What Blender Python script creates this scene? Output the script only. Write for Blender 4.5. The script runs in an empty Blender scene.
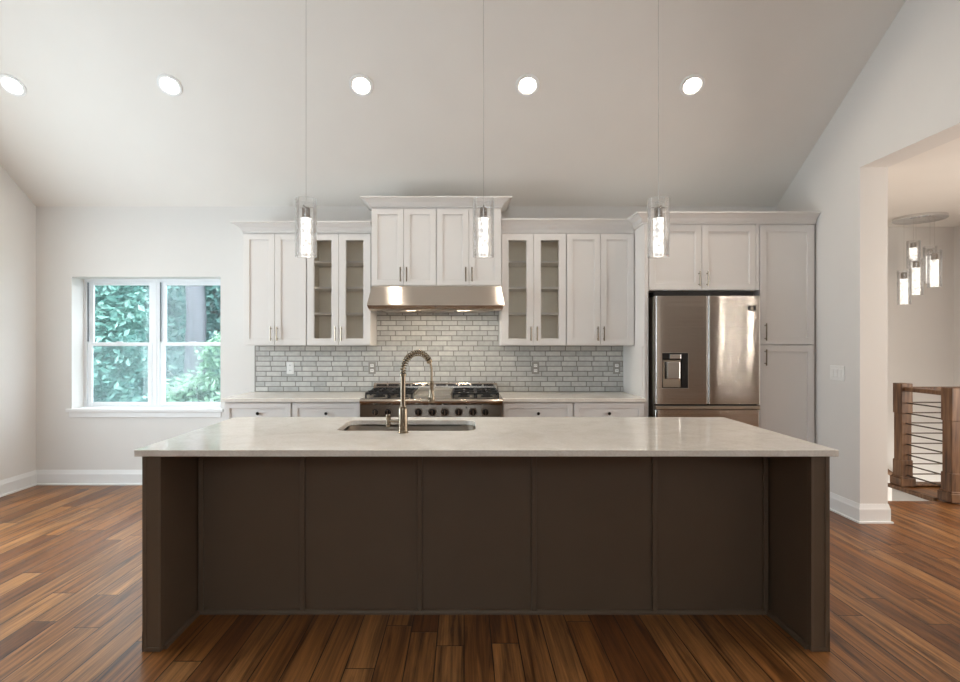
import bpy, bmesh, math, random
from mathutils import Vector, Matrix
random.seed(7)
S = bpy.context.scene
COL = S.collection
PI = math.pi

# ------------------------------------------------------------------ camera
# X to the right, Y into the room, Z up; camera level, 1.39 m above the floor
cd = bpy.data.cameras.new('camera')
cd.sensor_width = 36.0
cd.lens = 540.0 / 960.0 * 36.0
cd.shift_x = 16.0 / 960.0
cd.shift_y = 2.0 / 960.0
cd.clip_start = 0.05
cam = bpy.data.objects.new('camera', cd)
cam.location = (0, 0, 1.39)
cam.rotation_euler = (PI / 2, 0, 0)
COL.objects.link(cam)
S.camera = cam

# ------------------------------------------------------------------ world, daylight, exposure
w = bpy.data.worlds.new('world')
S.world = w
w.use_nodes = True
bg = w.node_tree.nodes['Background']
bg.inputs[0].default_value = (0.78, 0.90, 1.0, 1)
bg.inputs[1].default_value = 4.4

def area(name, loc, rot, sx, sy, power, col):
    l = bpy.data.lights.new(name, 'AREA')
    l.shape = 'RECTANGLE'; l.size = sx; l.size_y = sy
    l.energy = power; l.color = col
    o = bpy.data.objects.new(name, l)
    o.location = loc; o.rotation_euler = rot
    COL.objects.link(o)
    return o
sun = bpy.data.lights.new('sun', 'SUN')
sun.energy = 1.2; sun.angle = math.radians(2); sun.color = (1.0, 0.97, 0.9)
so = bpy.data.objects.new('sun', sun)
so.rotation_euler = (math.radians(38), 0, math.radians(-20))
COL.objects.link(so)
area('daylight_left_window', (-4.22, 3.1, 1.45), (0, -PI / 2, 0), 1.7, 1.6, 32, (0.78, 0.93, 1.0))
area('daylight_foyer_window', (5.70, 2.7, 1.45), (0, PI / 2, 0), 1.9, 2.6, 62, (1.0, 0.92, 0.83))  # added fill for the hall and right floor; no window stands here
area('daylight_stairwell', (4.85, 5.31, -1.3), (PI / 2, 0, 0), 1.5, 1.4, 17, (1.0, 0.95, 0.88))  # added lamp to brighten the stairwell and lower hall wall
S.view_settings.view_transform = 'Standard'
S.view_settings.look = 'None'
S.view_settings.exposure = 0.64
S.view_settings.gamma = 1.0
S.view_settings.use_curve_mapping = False

# ------------------------------------------------------------------ materials
def lin(r, g, b):
    f = lambda c: (c / 12.92 if c <= 0.04045 else ((c + 0.055) / 1.055) ** 2.4)
    return (f(r / 255), f(g / 255), f(b / 255), 1)

class NT:
    def __init__(self, m): self.t = m.node_tree
    def n(self, kind, **kw):
        x = self.t.nodes.new(kind)
        for k, v in kw.items(): setattr(x, k, v)
        return x
    def l(self, a, b): self.t.links.new(a, b)
    def math(self, op, a, b=None, c=None, clamp=False):
        x = self.n('ShaderNodeMath', operation=op); x.use_clamp = clamp
        for i, v in enumerate((a, b, c)):
            if v is None: continue
            if isinstance(v, (int, float)): x.inputs[i].default_value = v
            else: self.l(v, x.inputs[i])
        return x.outputs[0]
    def ramp(self, fac, stops):
        x = self.n('ShaderNodeValToRGB')
        e = x.color_ramp.elements
        while len(e) < len(stops): e.new(0.5)
        for i, (p, c) in enumerate(stops):
            e[i].position = p; e[i].color = c
        self.l(fac, x.inputs[0])
        return x.outputs[0]
    def mix(self, fac, a, b, mode='MIX'):
        x = self.n('ShaderNodeMix', data_type='RGBA', blend_type=mode)
        for i, v in ((0, fac), (6, a), (7, b)):
            if isinstance(v, (int, float, tuple)): x.inputs[i].default_value = v
            else: self.l(v, x.inputs[i])
        return x.outputs[2]

def mat(name, col=(.8, .8, .8, 1), rough=.5, metal=0.0, spec=.5, aniso=0.0, noise=0.0, nscale=8.0, bump=0.0, bscale=200.0, coat=0.0):
    m = bpy.data.materials.new(name); m.use_nodes = True
    b = m.node_tree.nodes['Principled BSDF']
    b.inputs['Base Color'].default_value = col
    b.inputs['Roughness'].default_value = rough
    b.inputs['Metallic'].default_value = metal
    b.inputs['Specular IOR Level'].default_value = spec
    b.inputs['Coat Weight'].default_value = coat
    q = NT(m)
    tc = q.n('ShaderNodeTexCoord')
    if noise:
        nz = q.n('ShaderNodeTexNoise'); nz.inputs['Scale'].default_value = nscale; nz.inputs['Detail'].default_value = 4
        q.l(tc.outputs['Object'], nz.inputs['Vector'])
        d = tuple(max(0, c * (1 - noise)) for c in col[:3]) + (1,)
        h = tuple(min(1, c * (1 + noise)) for c in col[:3]) + (1,)
        q.l(q.ramp(nz.outputs[0], [(.3, d), (.7, h)]), b.inputs['Base Color'])
    if bump:
        nb = q.n('ShaderNodeTexNoise'); nb.inputs['Scale'].default_value = bscale
        q.l(tc.outputs['Object'], nb.inputs['Vector'])
        bp = q.n('ShaderNodeBump'); bp.inputs['Strength'].default_value = bump; bp.inputs['Distance'].default_value = .002
        q.l(nb.outputs[0], bp.inputs['Height']); q.l(bp.outputs[0], b.inputs['Normal'])
    if aniso:
        b.inputs['Anisotropic'].default_value = aniso
        tg = q.n('ShaderNodeTangent', direction_type='RADIAL', axis='Z')
        q.l(tg.outputs[0], b.inputs['Tangent'])
    return m

def emit(name, col, strength):
    m = bpy.data.materials.new(name); m.use_nodes = True
    b = m.node_tree.nodes['Principled BSDF']
    b.inputs['Base Color'].default_value = (.9, .9, .9, 1)
    b.inputs['Emission Color'].default_value = col
    b.inputs['Emission Strength'].default_value = strength
    return m

def glass(name, tint=(1, 1, 1, 1), haze=0.0, hazecol=(.8, .85, .85, 1), boost=1.0):
    m = bpy.data.materials.new(name); m.use_nodes = True
    t = m.node_tree; t.nodes.clear(); q = NT(m)
    out = q.n('ShaderNodeOutputMaterial')
    tr = q.n('ShaderNodeBsdfTransparent'); tr.inputs[0].default_value = tint
    gl = q.n('ShaderNodeBsdfGlossy'); gl.inputs['Roughness'].default_value = .02
    fr = q.n('ShaderNodeFresnel'); fr.inputs[0].default_value = 1.45
    mx = q.n('ShaderNodeMixShader')
    q.l(q.math('MULTIPLY', fr.outputs[0], boost, clamp=True), mx.inputs[0])
    q.l(tr.outputs[0], mx.inputs[1]); q.l(gl.outputs[0], mx.inputs[2])
    res = mx.outputs[0]
    if haze:
        df = q.n('ShaderNodeBsdfDiffuse'); df.inputs[0].default_value = hazecol
        tl = q.n('ShaderNodeBsdfTranslucent'); tl.inputs[0].default_value = hazecol
        a = q.n('ShaderNodeMixShader'); a.inputs[0].default_value = .6
        q.l(df.outputs[0], a.inputs[1]); q.l(tl.outputs[0], a.inputs[2])
        m2 = q.n('ShaderNodeMixShader'); m2.inputs[0].default_value = haze
        q.l(res, m2.inputs[1]); q.l(a.outputs[0], m2.inputs[2]); res = m2.outputs[0]
    q.l(res, out.inputs[0])
    return m

def planks(q, u, v, L, W, gap, seed=0.0, half=None):
    """rows of width W along v's cross axis u, pieces of length L along v; returns (random value, random2, edge mask, row+piece vector)"""
    r = q.math('DIVIDE', u, W); row = q.math('FLOOR', r); fr = q.math('SUBTRACT', r, row)
    wn = q.n('ShaderNodeTexWhiteNoise', noise_dimensions='1D')
    q.l(q.math('ADD', row, seed), wn.inputs['W'])
    off = wn.outputs[0]
    p = q.math('ADD', q.math('DIVIDE', v, L), off); pi = q.math('FLOOR', p); fp = q.math('SUBTRACT', p, pi)
    cx = q.n('ShaderNodeCombineXYZ'); q.l(row, cx.inputs[0]); q.l(pi, cx.inputs[1]); cx.inputs[2].default_value = seed
    w2 = q.n('ShaderNodeTexWhiteNoise', noise_dimensions='3D'); q.l(cx.outputs[0], w2.inputs['Vector'])
    eu = q.math('MULTIPLY', q.math('MINIMUM', fr, q.math('SUBTRACT', 1.0, fr)), W)
    ev = q.math('MULTIPLY', q.math('MINIMUM', fp, q.math('SUBTRACT', 1.0, fp)), L)
    e = q.math('MINIMUM', eu, ev)
    mr = q.n('ShaderNodeMapRange', interpolation_type='SMOOTHSTEP'); q.l(e, mr.inputs[0])
    mr.inputs[1].default_value = gap * .4; mr.inputs[2].default_value = gap
    return w2.outputs['Value'], w2.outputs['Color'], mr.outputs[0], cx.outputs[0]

def wood_floor():
    m = bpy.data.materials.new('hickory_floor'); m.use_nodes = True
    b = m.node_tree.nodes['Principled BSDF']; q = NT(m)
    g = q.n('ShaderNodeNewGeometry'); sp = q.n('ShaderNodeSeparateXYZ'); q.l(g.outputs['Position'], sp.inputs[0])
    val, colr, edge, vec = planks(q, sp.outputs[0], sp.outputs[1], 1.35, .127, .0035)
    # grain: noise stretched along the board, shifted per board
    sc = q.n('ShaderNodeVectorMath', operation='MULTIPLY'); q.l(g.outputs['Position'], sc.inputs[0]); sc.inputs[1].default_value = (26, 1.3, 1)
    sh = q.n('ShaderNodeVectorMath', operation='MULTIPLY_ADD'); q.l(colr, sh.inputs[0]); sh.inputs[1].default_value = (31, 17, 9); q.l(sc.outputs[0], sh.inputs[2])
    n1 = q.n('ShaderNodeTexNoise'); n1.inputs['Scale'].default_value = 1.0; n1.inputs['Detail'].default_value = 6; n1.inputs['Roughness'].default_value = .65; n1.inputs['Distortion'].default_value = .9
    q.l(sh.outputs[0], n1.inputs['Vector'])
    sc2 = q.n('ShaderNodeVectorMath', operation='MULTIPLY'); q.l(sh.outputs[0], sc2.inputs[0]); sc2.inputs[1].default_value = (6, 2, 1)
    n2 = q.n('ShaderNodeTexNoise'); n2.inputs['Scale'].default_value = 1.0; n2.inputs['Detail'].default_value = 3
    q.l(sc2.outputs[0], n2.inputs['Vector'])
    tone = q.ramp(val, [(0, lin(104, 64, 34)), (.2, lin(132, 85, 44)), (.75, lin(147, 102, 60)), (.95, lin(160, 114, 70)), (1, lin(128, 104, 80))])
    gr = q.ramp(n1.outputs[0], [(.32, (.22, .19, .17, 1)), (.42, (.62, .58, .55, 1)), (.52, (.98, .96, .94, 1)), (.66, (1.42, 1.40, 1.36, 1))])
    c = q.mix(1.0, tone, gr, 'MULTIPLY')
    fine = q.ramp(n2.outputs[0], [(.3, (.75, .74, .72, 1)), (.6, (1.1, 1.1, 1.1, 1))])
    c = q.mix(1.0, c, fine, 'MULTIPLY')
    # sparse knots
    ks = q.n('ShaderNodeVectorMath', operation='MULTIPLY'); q.l(g.outputs['Position'], ks.inputs[0]); ks.inputs[1].default_value = (5.5, 2.0, 1)
    vo = q.n('ShaderNodeTexVoronoi'); vo.inputs['Scale'].default_value = 1.0; q.l(ks.outputs[0], vo.inputs['Vector'])
    kn = q.ramp(vo.outputs['Distance'], [(.03, (.25, .22, .2, 1)), (.10, (1, 1, 1, 1))])
    c = q.mix(.8, c, kn, 'MULTIPLY')
    c = q.mix(edge, lin(30, 18, 10), c)
    q.l(c, b.inputs['Base Color'])
    q.l(q.math('MULTIPLY_ADD', n1.outputs[0], .25, .24), b.inputs['Roughness'])
    b.inputs['Specular IOR Level'].default_value = .5
    h = q.math('ADD', q.math('MULTIPLY', edge, 1.0), q.math('MULTIPLY', n1.outputs[0], .5))
    bp = q.n('ShaderNodeBump'); bp.inputs['Strength'].default_value = .35; bp.inputs['Distance'].default_value = .002
    q.l(h, bp.inputs['Height']); q.l(bp.outputs[0], b.inputs['Normal'])
    return m

def tile_mat():
    m = bpy.data.materials.new('glazed_brick_tile'); m.use_nodes = True
    b = m.node_tree.nodes['Principled BSDF']; q = NT(m)
    g = q.n('ShaderNodeNewGeometry'); sp = q.n('ShaderNodeSeparateXYZ'); q.l(g.outputs['Position'], sp.inputs[0])
    z = q.math('SUBTRACT', sp.outputs[2], .914)
    val, colr, edge, vec = planks(q, z, sp.outputs[0], .150, .0497, .0062, 3.0)
    nz = q.n('ShaderNodeTexNoise'); nz.inputs['Scale'].default_value = 30; q.l(g.outputs['Position'], nz.inputs['Vector'])
    tone = q.ramp(val, [(0, lin(182, 181, 177)), (.5, lin(200, 198, 194)), (1, lin(214, 212, 206))])
    tone = q.mix(.25, tone, q.ramp(nz.outputs[0], [(.3, lin(165, 168, 170)), (.7, lin(225, 225, 222))]))
    c = q.mix(edge, lin(134, 131, 126), tone)
    q.l(c, b.inputs['Base Color'])
    q.l(q.math('MULTIPLY_ADD', edge, -.5, .7), b.inputs['Roughness'])
    bp = q.n('ShaderNodeBump'); bp.inputs['Strength'].default_value = .6; bp.inputs['Distance'].default_value = .003
    q.l(q.math('ADD', edge, q.math('MULTIPLY', nz.outputs[0], .25)), bp.inputs['Height']); q.l(bp.outputs[0], b.inputs['Normal'])
    return m

def quartz():
    m = bpy.data.materials.new('cream_quartz'); m.use_nodes = True
    b = m.node_tree.nodes['Principled BSDF']; q = NT(m)
    tc = q.n('ShaderNodeTexCoord')
    n1 = q.n('ShaderNodeTexNoise'); n1.inputs['Scale'].default_value = 5; n1.inputs['Detail'].default_value = 8; n1.inputs['Distortion'].default_value = 1.5
    q.l(tc.outputs['Object'], n1.inputs['Vector'])
    n2 = q.n('ShaderNodeTexNoise'); n2.inputs['Scale'].default_value = 90; q.l(tc.outputs['Object'], n2.inputs['Vector'])
    c = q.ramp(n1.outputs[0], [(.3, lin(228, 220, 209)), (.5, lin(236, 229, 219)), (.7, lin(242, 236, 228))])
    c = q.mix(.12, c, q.ramp(n2.outputs[0], [(.35, lin(170, 160, 150)), (.6, lin(240, 235, 228))]))
    q.l(c, b.inputs['Base Color'])
    b.inputs['Roughness'].default_value = .09
    return m

def steel(name, col, rough, aniso, wav=0.0, groove=0.0):
    """steel brushed along its width: lamps smear into vertical streaks"""
    m = mat(name, col, rough, 1.0)
    q = NT(m); b = m.node_tree.nodes['Principled BSDF']
    b.inputs['Anisotropic'].default_value = aniso
    cx = q.n('ShaderNodeCombineXYZ'); cx.inputs[2].default_value = 1.0
    q.l(cx.outputs[0], b.inputs['Tangent'])
    g = q.n('ShaderNodeNewGeometry')
    lo = q.n('ShaderNodeTexNoise'); lo.inputs['Scale'].default_value = 2.2; lo.inputs['Detail'].default_value = 0
    q.l(g.outputs['Position'], lo.inputs['Vector'])
    c2 = q.n('ShaderNodeCombineXYZ'); q.l(q.math('MULTIPLY', q.math('SUBTRACT', lo.outputs[0], .5), wav), c2.inputs[0])
    if groove:
        sp = q.n('ShaderNodeSeparateXYZ'); q.l(g.outputs['Position'], sp.inputs[0])
        w1 = q.n('ShaderNodeTexWhiteNoise', noise_dimensions='1D'); q.l(q.math('FLOOR', q.math('MULTIPLY', sp.outputs[2], 7000.0)), w1.inputs['W'])
        q.l(q.math('MULTIPLY', q.math('SUBTRACT', w1.outputs[0], .5), groove), c2.inputs[2])
    ad = q.n('ShaderNodeVectorMath', operation='ADD'); q.l(g.outputs['Normal'], ad.inputs[0]); q.l(c2.outputs[0], ad.inputs[1])
    nm = q.n('ShaderNodeVectorMath', operation='NORMALIZE'); q.l(ad.outputs[0], nm.inputs[0])
    q.l(nm.outputs[0], b.inputs['Normal'])
    return m

def dark_wood():
    m = bpy.data.materials.new('walnut_stain'); m.use_nodes = True
    b = m.node_tree.nodes['Principled BSDF']; q = NT(m)
    g = q.n('ShaderNodeNewGeometry')
    sc = q.n('ShaderNodeVectorMath', operation='MULTIPLY'); q.l(g.outputs['Position'], sc.inputs[0]); sc.inputs[1].default_value = (30, 30, 3)
    n1 = q.n('ShaderNodeTexNoise'); n1.inputs['Scale'].default_value = 1; n1.inputs['Detail'].default_value = 5; q.l(sc.outputs[0], n1.inputs['Vector'])
    q.l(q.ramp(n1.outputs[0], [(.3, lin(72, 50, 33)), (.5, lin(112, 79, 53)), (.7, lin(140, 107, 77))]), b.inputs['Base Color'])
    b.inputs['Roughness'].default_value = .45
    return m

def crystal():
    m = bpy.data.materials.new('lit_bubble_crystal'); m.use_nodes = True
    b = m.node_tree.nodes['Principled BSDF']; q = NT(m)
    tc = q.n('ShaderNodeTexCoord')
    v = q.n('ShaderNodeTexVoronoi'); v.inputs['Scale'].default_value = 48; q.l(tc.outputs['Object'], v.inputs['Vector'])
    s = q.ramp(v.outputs['Distance'], [(.34, (.2, .2, .2, 1)), (.75, (1, 1, 1, 1))])
    b.inputs['Base Color'].default_value = (.9, .9, .9, 1)
    b.inputs['Roughness'].default_value = .1
    b.inputs['Emission Color'].default_value = (1, .95, .87, 1)
    q.l(q.math('MULTIPLY', s, 1.05), b.inputs['Emission Strength'])
    return m

def leaf_mat(name, c0, c1):
    m = bpy.data.materials.new(name); m.use_nodes = True
    t = m.node_tree; t.nodes.clear(); q = NT(m)
    out = q.n('ShaderNodeOutputMaterial')
    g = q.n('ShaderNodeNewGeometry')
    c = q.ramp(g.outputs['Random Per Island'], [(0, c0), (1, c1)])
    d = q.n('ShaderNodeBsdfDiffuse'); tl = q.n('ShaderNodeBsdfTranslucent'); gl = q.n('ShaderNodeBsdfGlossy')
    gl.inputs['Roughness'].default_value = .35
    q.l(c, d.inputs[0]); q.l(c, tl.inputs[0])
    mx = q.n('ShaderNodeMixShader'); mx.inputs[0].default_value = .4
    q.l(d.outputs[0], mx.inputs[1]); q.l(tl.outputs[0], mx.inputs[2])
    m2 = q.n('ShaderNodeMixShader'); m2.inputs[0].default_value = .08
    q.l(mx.outputs[0], m2.inputs[1]); q.l(gl.outputs[0], m2.inputs[2])
    q.l(m2.outputs[0], out.inputs[0])
    return m

M = dict(
    wall=mat('wall_paint', lin(226, 223, 219), .75, noise=.01, nscale=3, bump=.05),
    ceil=mat('ceiling_paint', lin(236, 232, 226), .85, noise=.01, nscale=3),
    trim=mat('white_trim_paint', lin(236, 236, 235), .4, noise=.006),
    cab=mat('white_cabinet_paint', lin(230, 226, 222), .38, noise=.008, nscale=5),
    cabin=mat('cabinet_interior', lin(246, 240, 229), .6, noise=.015),
    gap=mat('shadow_gap_black', lin(22, 18, 16), .6, noise=.1),
    vinyl=mat('white_vinyl', lin(238, 240, 242), .35, noise=.006),
    floor=wood_floor(), tile=tile_mat(), quartz=quartz(),
    island=mat('espresso_cabinet_paint', lin(98, 82, 67), .42, noise=.04, nscale=4),
    fridge=steel('fridge_brushed_steel', lin(194, 190, 186), .125, 1.0, .004, .17),
    steel=steel('brushed_steel', lin(198, 188, 177), .22, 1.0, .05),
    panel=steel('range_panel_steel', lin(128, 117, 106), .24, 1.0, .04),  # darker than the other steel: the reflected dark island put into the colour
    basin=mat('sink_steel', lin(222, 208, 190), .5, .75, noise=.03),
    steel2=mat('satin_steel', lin(178, 168, 155), .3, 1.0, noise=.03),
    nickel=mat('brushed_nickel', lin(138, 126, 110), .22, 1.0, noise=.04, nscale=30),
    socket=mat('dark_chrome', lin(150, 142, 134), .18, 1.0, noise=.04),
    led=emit('warm_led', (1, .90, .76, 1), 2.2),  # glow of the fill strips added inside the glass-door cabinets
    chrome=mat('chrome', lin(225, 225, 225), .08, 1.0, noise=.02),
    iron=mat('cast_iron', lin(26, 25, 25), .45, noise=.15, nscale=60, bump=.2),
    black=mat('black_plastic', lin(18, 18, 19), .25, noise=.08),
    knobdark=mat('dark_bronze', lin(38, 32, 28), .35, .7, noise=.08),
    plate=mat('white_plastic', lin(238, 237, 234), .3, noise=.006),
    grayplate=mat('grey_wall_plate', lin(150, 146, 140), .35, noise=.02),
    track=mat('grey_track', lin(120, 122, 126), .5, noise=.04),
    slot=mat('outlet_slot_grey', lin(70, 68, 66), .5, noise=.05),
    wood=dark_wood(), crystal=crystal(),
    glass=glass('clear_glass', (1, 1, 1, 1), .035, lin(200, 216, 218), boost=.3), pglass=glass('pendant_glass', (.99, .99, .99, 1), .07, (.95, .95, .95, 1), .6),
    cabglass=glass('cabinet_glass', (.99, .985, .97, 1), 0, boost=1.0),
    screen=glass('insect_screen', (1, 1, 1, 1), .07, lin(190, 205, 205), 0.0),
    lens=emit('downlight_lens', (1, .90, .77, 1), 190.0),
    spot=emit('globe_bulb', (1, .90, .77, 1), 140.0),  # glow of the added foyer globes that streak the fridge
    hoodlamp=emit('hood_lamp', (1, .88, .70, 1), 60.0),
    rod2=mat('silver_cord', lin(190, 186, 180), .5, .3, noise=.03),
    rod=mat('dark_steel_rod', lin(95, 86, 78), .35, .9, noise=.05),
    bark=mat('pale_bark', lin(100, 97, 102), .9, noise=.18, nscale=9, bump=.5, bscale=30),
    bark2=mat('grey_bark', lin(110, 108, 104), .9, noise=.2, nscale=9),
    leafA=leaf_mat('leaf_teal_green', lin(98, 146, 138), lin(144, 186, 172)),
    leafB=leaf_mat('leaf_light_green', lin(108, 150, 122), lin(160, 192, 160)),
    leafC=leaf_mat('leaf_deep_green', lin(80, 124, 122), lin(124, 168, 158)),
    ground=mat('woodland_ground', lin(66, 104, 96), .95, noise=.3, nscale=2),
)

# ------------------------------------------------------------------ mesh helpers
class MB:
    def __init__(s): s.bm = bmesh.new(); s.smooth = False
    def _merge(s, b):
        me = bpy.data.meshes.new('tmp'); b.to_mesh(me); b.free(); s.bm.from_mesh(me); bpy.data.meshes.remove(me)
    def box(s, x0, x1, y0, y1, z0, z1, bev=0.0, seg=2):
        b = bmesh.new(); bmesh.ops.create_cube(b, size=1)
        for v in b.verts:
            v.co = Vector(((x0 + x1) / 2 + v.co.x * (x1 - x0), (y0 + y1) / 2 + v.co.y * (y1 - y0), (z0 + z1) / 2 + v.co.z * (z1 - z0)))
        if bev: bmesh.ops.bevel(b, geom=list(b.edges), offset=min(bev, .45 * min(abs(x1 - x0), abs(y1 - y0), abs(z1 - z0))), segments=seg, affect='EDGES', profile=.5)
        s._merge(b); return s
    def prism(s, pts, axis, a, b_):
        """polygon pts extruded along axis from a to b_: axis x -> pts (y,z); y -> (x,z); z -> (x,y)"""
        f = {'x': lambda p, t: (t, p[0], p[1]), 'y': lambda p, t: (p[0], t, p[1]), 'z': lambda p, t: (p[0], p[1], t)}[axis]
        b = bmesh.new()
        va = [b.verts.new(f(p, a)) for p in pts]; vb = [b.verts.new(f(p, b_)) for p in pts]
        n = len(pts)
        b.faces.new(va); b.faces.new(vb[::-1])
        for i in range(n): b.faces.new((va[i], va[(i + 1) % n], vb[(i + 1) % n], vb[i]))
        bmesh.ops.recalc_face_normals(b, faces=list(b.faces))
        s._merge(b); return s
    def tube(s, pts, r, n=10, cap=True):
        s.smooth = True
        pts = [Vector(p) for p in pts]
        rr = r if isinstance(r, (list, tuple)) else [r] * len(pts)
        b = bmesh.new(); rings = []
        t0 = (pts[1] - pts[0]).normalized()
        u = t0.orthogonal().normalized()
        for i, p in enumerate(pts):
            t = (pts[min(i + 1, len(pts) - 1)] - pts[max(i - 1, 0)]).normalized()
            u = (u - t * u.dot(t)).normalized(); v = t.cross(u)
            rings.append([b.verts.new(p + (u * math.cos(2 * PI * k / n) + v * math.sin(2 * PI * k / n)) * rr[i]) for k in range(n)])
        for i in range(len(rings) - 1):
            for k in range(n): b.faces.new((rings[i][k], rings[i][(k + 1) % n], rings[i + 1][(k + 1) % n], rings[i + 1][k]))
        if cap: b.faces.new(rings[0][::-1]); b.faces.new(rings[-1])
        bmesh.ops.recalc_face_normals(b, faces=list(b.faces))
        s._merge(b); return s
    def lathe(s, prof, c, axis='z', n=24, mat4=None):
        """profile (r, h) turned about an axis through c"""
        s.smooth = True
        b = bmesh.new(); rings = []
        for r, h in prof:
            if r < 1e-6: rings.append([b.verts.new((0, 0, h))])
            else: rings.append([b.verts.new((r * math.cos(2 * PI * k / n), r * math.sin(2 * PI * k / n), h)) for k in range(n)])
        for A, B in zip(rings, rings[1:]):
            for k in range(n):
                k2 = (k + 1) % n
                if len(A) == 1 and len(B) == 1: continue
                if len(A) == 1: b.faces.new((A[0], B[k2], B[k]))
                elif len(B) == 1: b.faces.new((A[k], A[k2], B[0]))
                else: b.faces.new((A[k], A[k2], B[k2], B[k]))
        R = {'z': Matrix.Identity(4), 'y-': Matrix.Rotation(PI / 2, 4, 'X'), 'x': Matrix.Rotation(PI / 2, 4, 'Y')}[axis] if mat4 is None else mat4
        bmesh.ops.transform(b, matrix=Matrix.Translation(Vector(c)) @ R, verts=list(b.verts))
        bmesh.ops.recalc_face_normals(b, faces=list(b.faces))
        s._merge(b); return s
    def sweep(s, path, prof, closed_profile=True):
        """moulding: profile (outward, up) along a polyline of (x,y), outward = right of travel; mitred"""
        b = bmesh.new(); rings = []
        P = [Vector(p) for p in path]
        for i, p in enumerate(P):
            d1 = (P[i] - P[i - 1]).normalized() if i else None
            d2 = (P[i + 1] - P[i]).normalized() if i < len(P) - 1 else None
            n1 = Vector((d1.y, -d1.x)) if d1 else None; n2 = Vector((d2.y, -d2.x)) if d2 else None
            if n1 is None: m = n2
            elif n2 is None: m = n1
            else: m = (n1 + n2) / (1 + n1.dot(n2))
            rings.append([b.verts.new((p.x + m.x * o, p.y + m.y * o, z)) for o, z in prof])
        k = len(prof)
        for A, B in zip(rings, rings[1:]):
            for j in range(k): b.faces.new((A[j], A[(j + 1) % k], B[(j + 1) % k], B[j]))
        b.faces.new(rings[0]); b.faces.new(rings[-1][::-1])
        bmesh.ops.recalc_face_normals(b, faces=list(b.faces))
        s._merge(b); return s

WL = {}
def obj(name, mb, m, parent=None, bev=0.0):
    bm = mb.bm
    if parent is not None: org = WL[parent.name]
    else:
        xs = [v.co for v in bm.verts]
        org = Vector(((min(v.x for v in xs) + max(v.x for v in xs)) / 2, (min(v.y for v in xs) + max(v.y for v in xs)) / 2, min(v.z for v in xs)))
    bmesh.ops.translate(bm, vec=-org, verts=list(bm.verts))
    me = bpy.data.meshes.new(name); bm.to_mesh(me); bm.free()
    me.materials.append(m)
    if mb.smooth:
        for p in me.polygons: p.use_smooth = True
        me.set_sharp_from_angle(angle=math.radians(35))
    o = bpy.data.objects.new(name, me); COL.objects.link(o)
    if parent is None: o.location = org
    else: o.parent = parent
    WL[o.name] = org
    return o
def tag(o, label, cat, group=None):
    o['label'] = label; o['category'] = cat
    if group: o['group'] = group
    return o
def thing(name, label, cat, loc, group=None):
    o = bpy.data.objects.new(name, None); o.empty_display_size = .1
    COL.objects.link(o); o.location = loc; WL[o.name] = Vector(loc)
    return tag(o, label, cat, group)
def struct(name, mb, m, parent=None):
    o = obj(name, mb, m, parent)
    if parent is None: o['kind'] = 'structure'
    return o
def copy_tree(o, parent=None, loc=None):
    c = o.copy(); COL.objects.link(c)
    if parent: c.parent = parent
    if loc is not None: c.location = loc
    for ch in list(o.children): copy_tree(ch, c)
    return c

# ------------------------------------------------------------------ room shell
D = 5.30            # back wall
XL, XR = -4.20, 3.065
ZW = 2.73           # eave height at back wall
SL = .667           # ceiling slope
YR = 3.745; ZR = ZW + SL * (D - YR)
YB = -3.3           # rear wall
XH, YH, ZH = 5.74, 6.33, 2.75   # stair hall: right wall, far wall, ceiling

fl = [(XL - .2, YB), (XH, YB), (XH, 5.30), (4.2, 5.30), (4.2, 4.75), (3.28, 4.75), (3.28, D + .05), (XL - .2, D + .05)]
struct('floor', MB().prism(fl, 'z', -.03, 0), M['floor'])
WX0, WX1, WZ0, WZ1 = -3.85, -2.39, .735, 2.04
b = MB()
b.box(XL - .2, WX0, D, D + .22, -.03, ZW + .1); b.box(WX1, XR, D, D + .22, -.03, ZW + .1)
b.box(WX0, WX1, D, D + .22, -.03, WZ0); b.box(WX0, WX1, D, D + .22, WZ1, ZW + .1)
struct('wall_back', b, M['wall'])
# left wall, with a large window opening nearer than the frame
top = ZR + .02
lw = MB()
def lwall(y0, y1, z0, z1=None):
    if z1 is not None: lw.prism([(y0, z0), (y1, z0), (y1, z1), (y0, z1)], 'x', XL - .2, XL)
lwall(YB, D, -.03, .65); lwall(YB, 2.3, .65, 2.35); lwall(3.9, D, .65, 2.35); lwall(YB, D, 2.35, 2.72)
lw.prism([(YB, 2.72), (D, 2.72), (D, ZW + .02), (YR, top), (YB, top)], 'x', XL - .2, XL)
struct('wall_left', lw, M['wall'])
OY0, OY1 = .1, 4.18
rw = MB().prism([(D, -.03), (OY1, -.03), (OY1, ZH), (OY0, ZH), (OY0, -.03), (YB, -.03), (YB, top), (YR, top), (D, ZW + .02)], 'x', XR, 3.28)
struct('wall_right', rw, M['wall'])
struct('wall_rear', MB().box(XL - .2, -1.5, YB - .2, YB, -.03, top).box(.6, XH + .2, YB - .2, YB, -.03, top).box(-1.5, .6, YB - .2, YB, -.03, 2.3).box(-1.5, .6, YB - .2, YB, 3.5, top), M['wall'])  # opening added in the unseen rear wall to let front fill light in
cl = MB().prism([(D + .22, ZW - SL * .22), (D + .22, ZW + .3), (YR, ZR + .3), (YB - .2, ZR + .3), (YB - .2, ZR), (YR, ZR)], 'x', XL - .2, 3.28)
struct('ceiling', cl, M['ceil'])
struct('ceiling_hall', MB().box(3.28, XH + .2, YB - .2, YH + .2, ZH, ZH + .2), M['ceil'])
struct('wall_hall_back', MB().box(3.065, XH + .2, YH, YH + .2, -2.8, ZH), M['wall'])
struct('wall_hall_right', MB().box(XH, XH + .2, YB, YH, -2.8, ZH), M['wall'])
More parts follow.
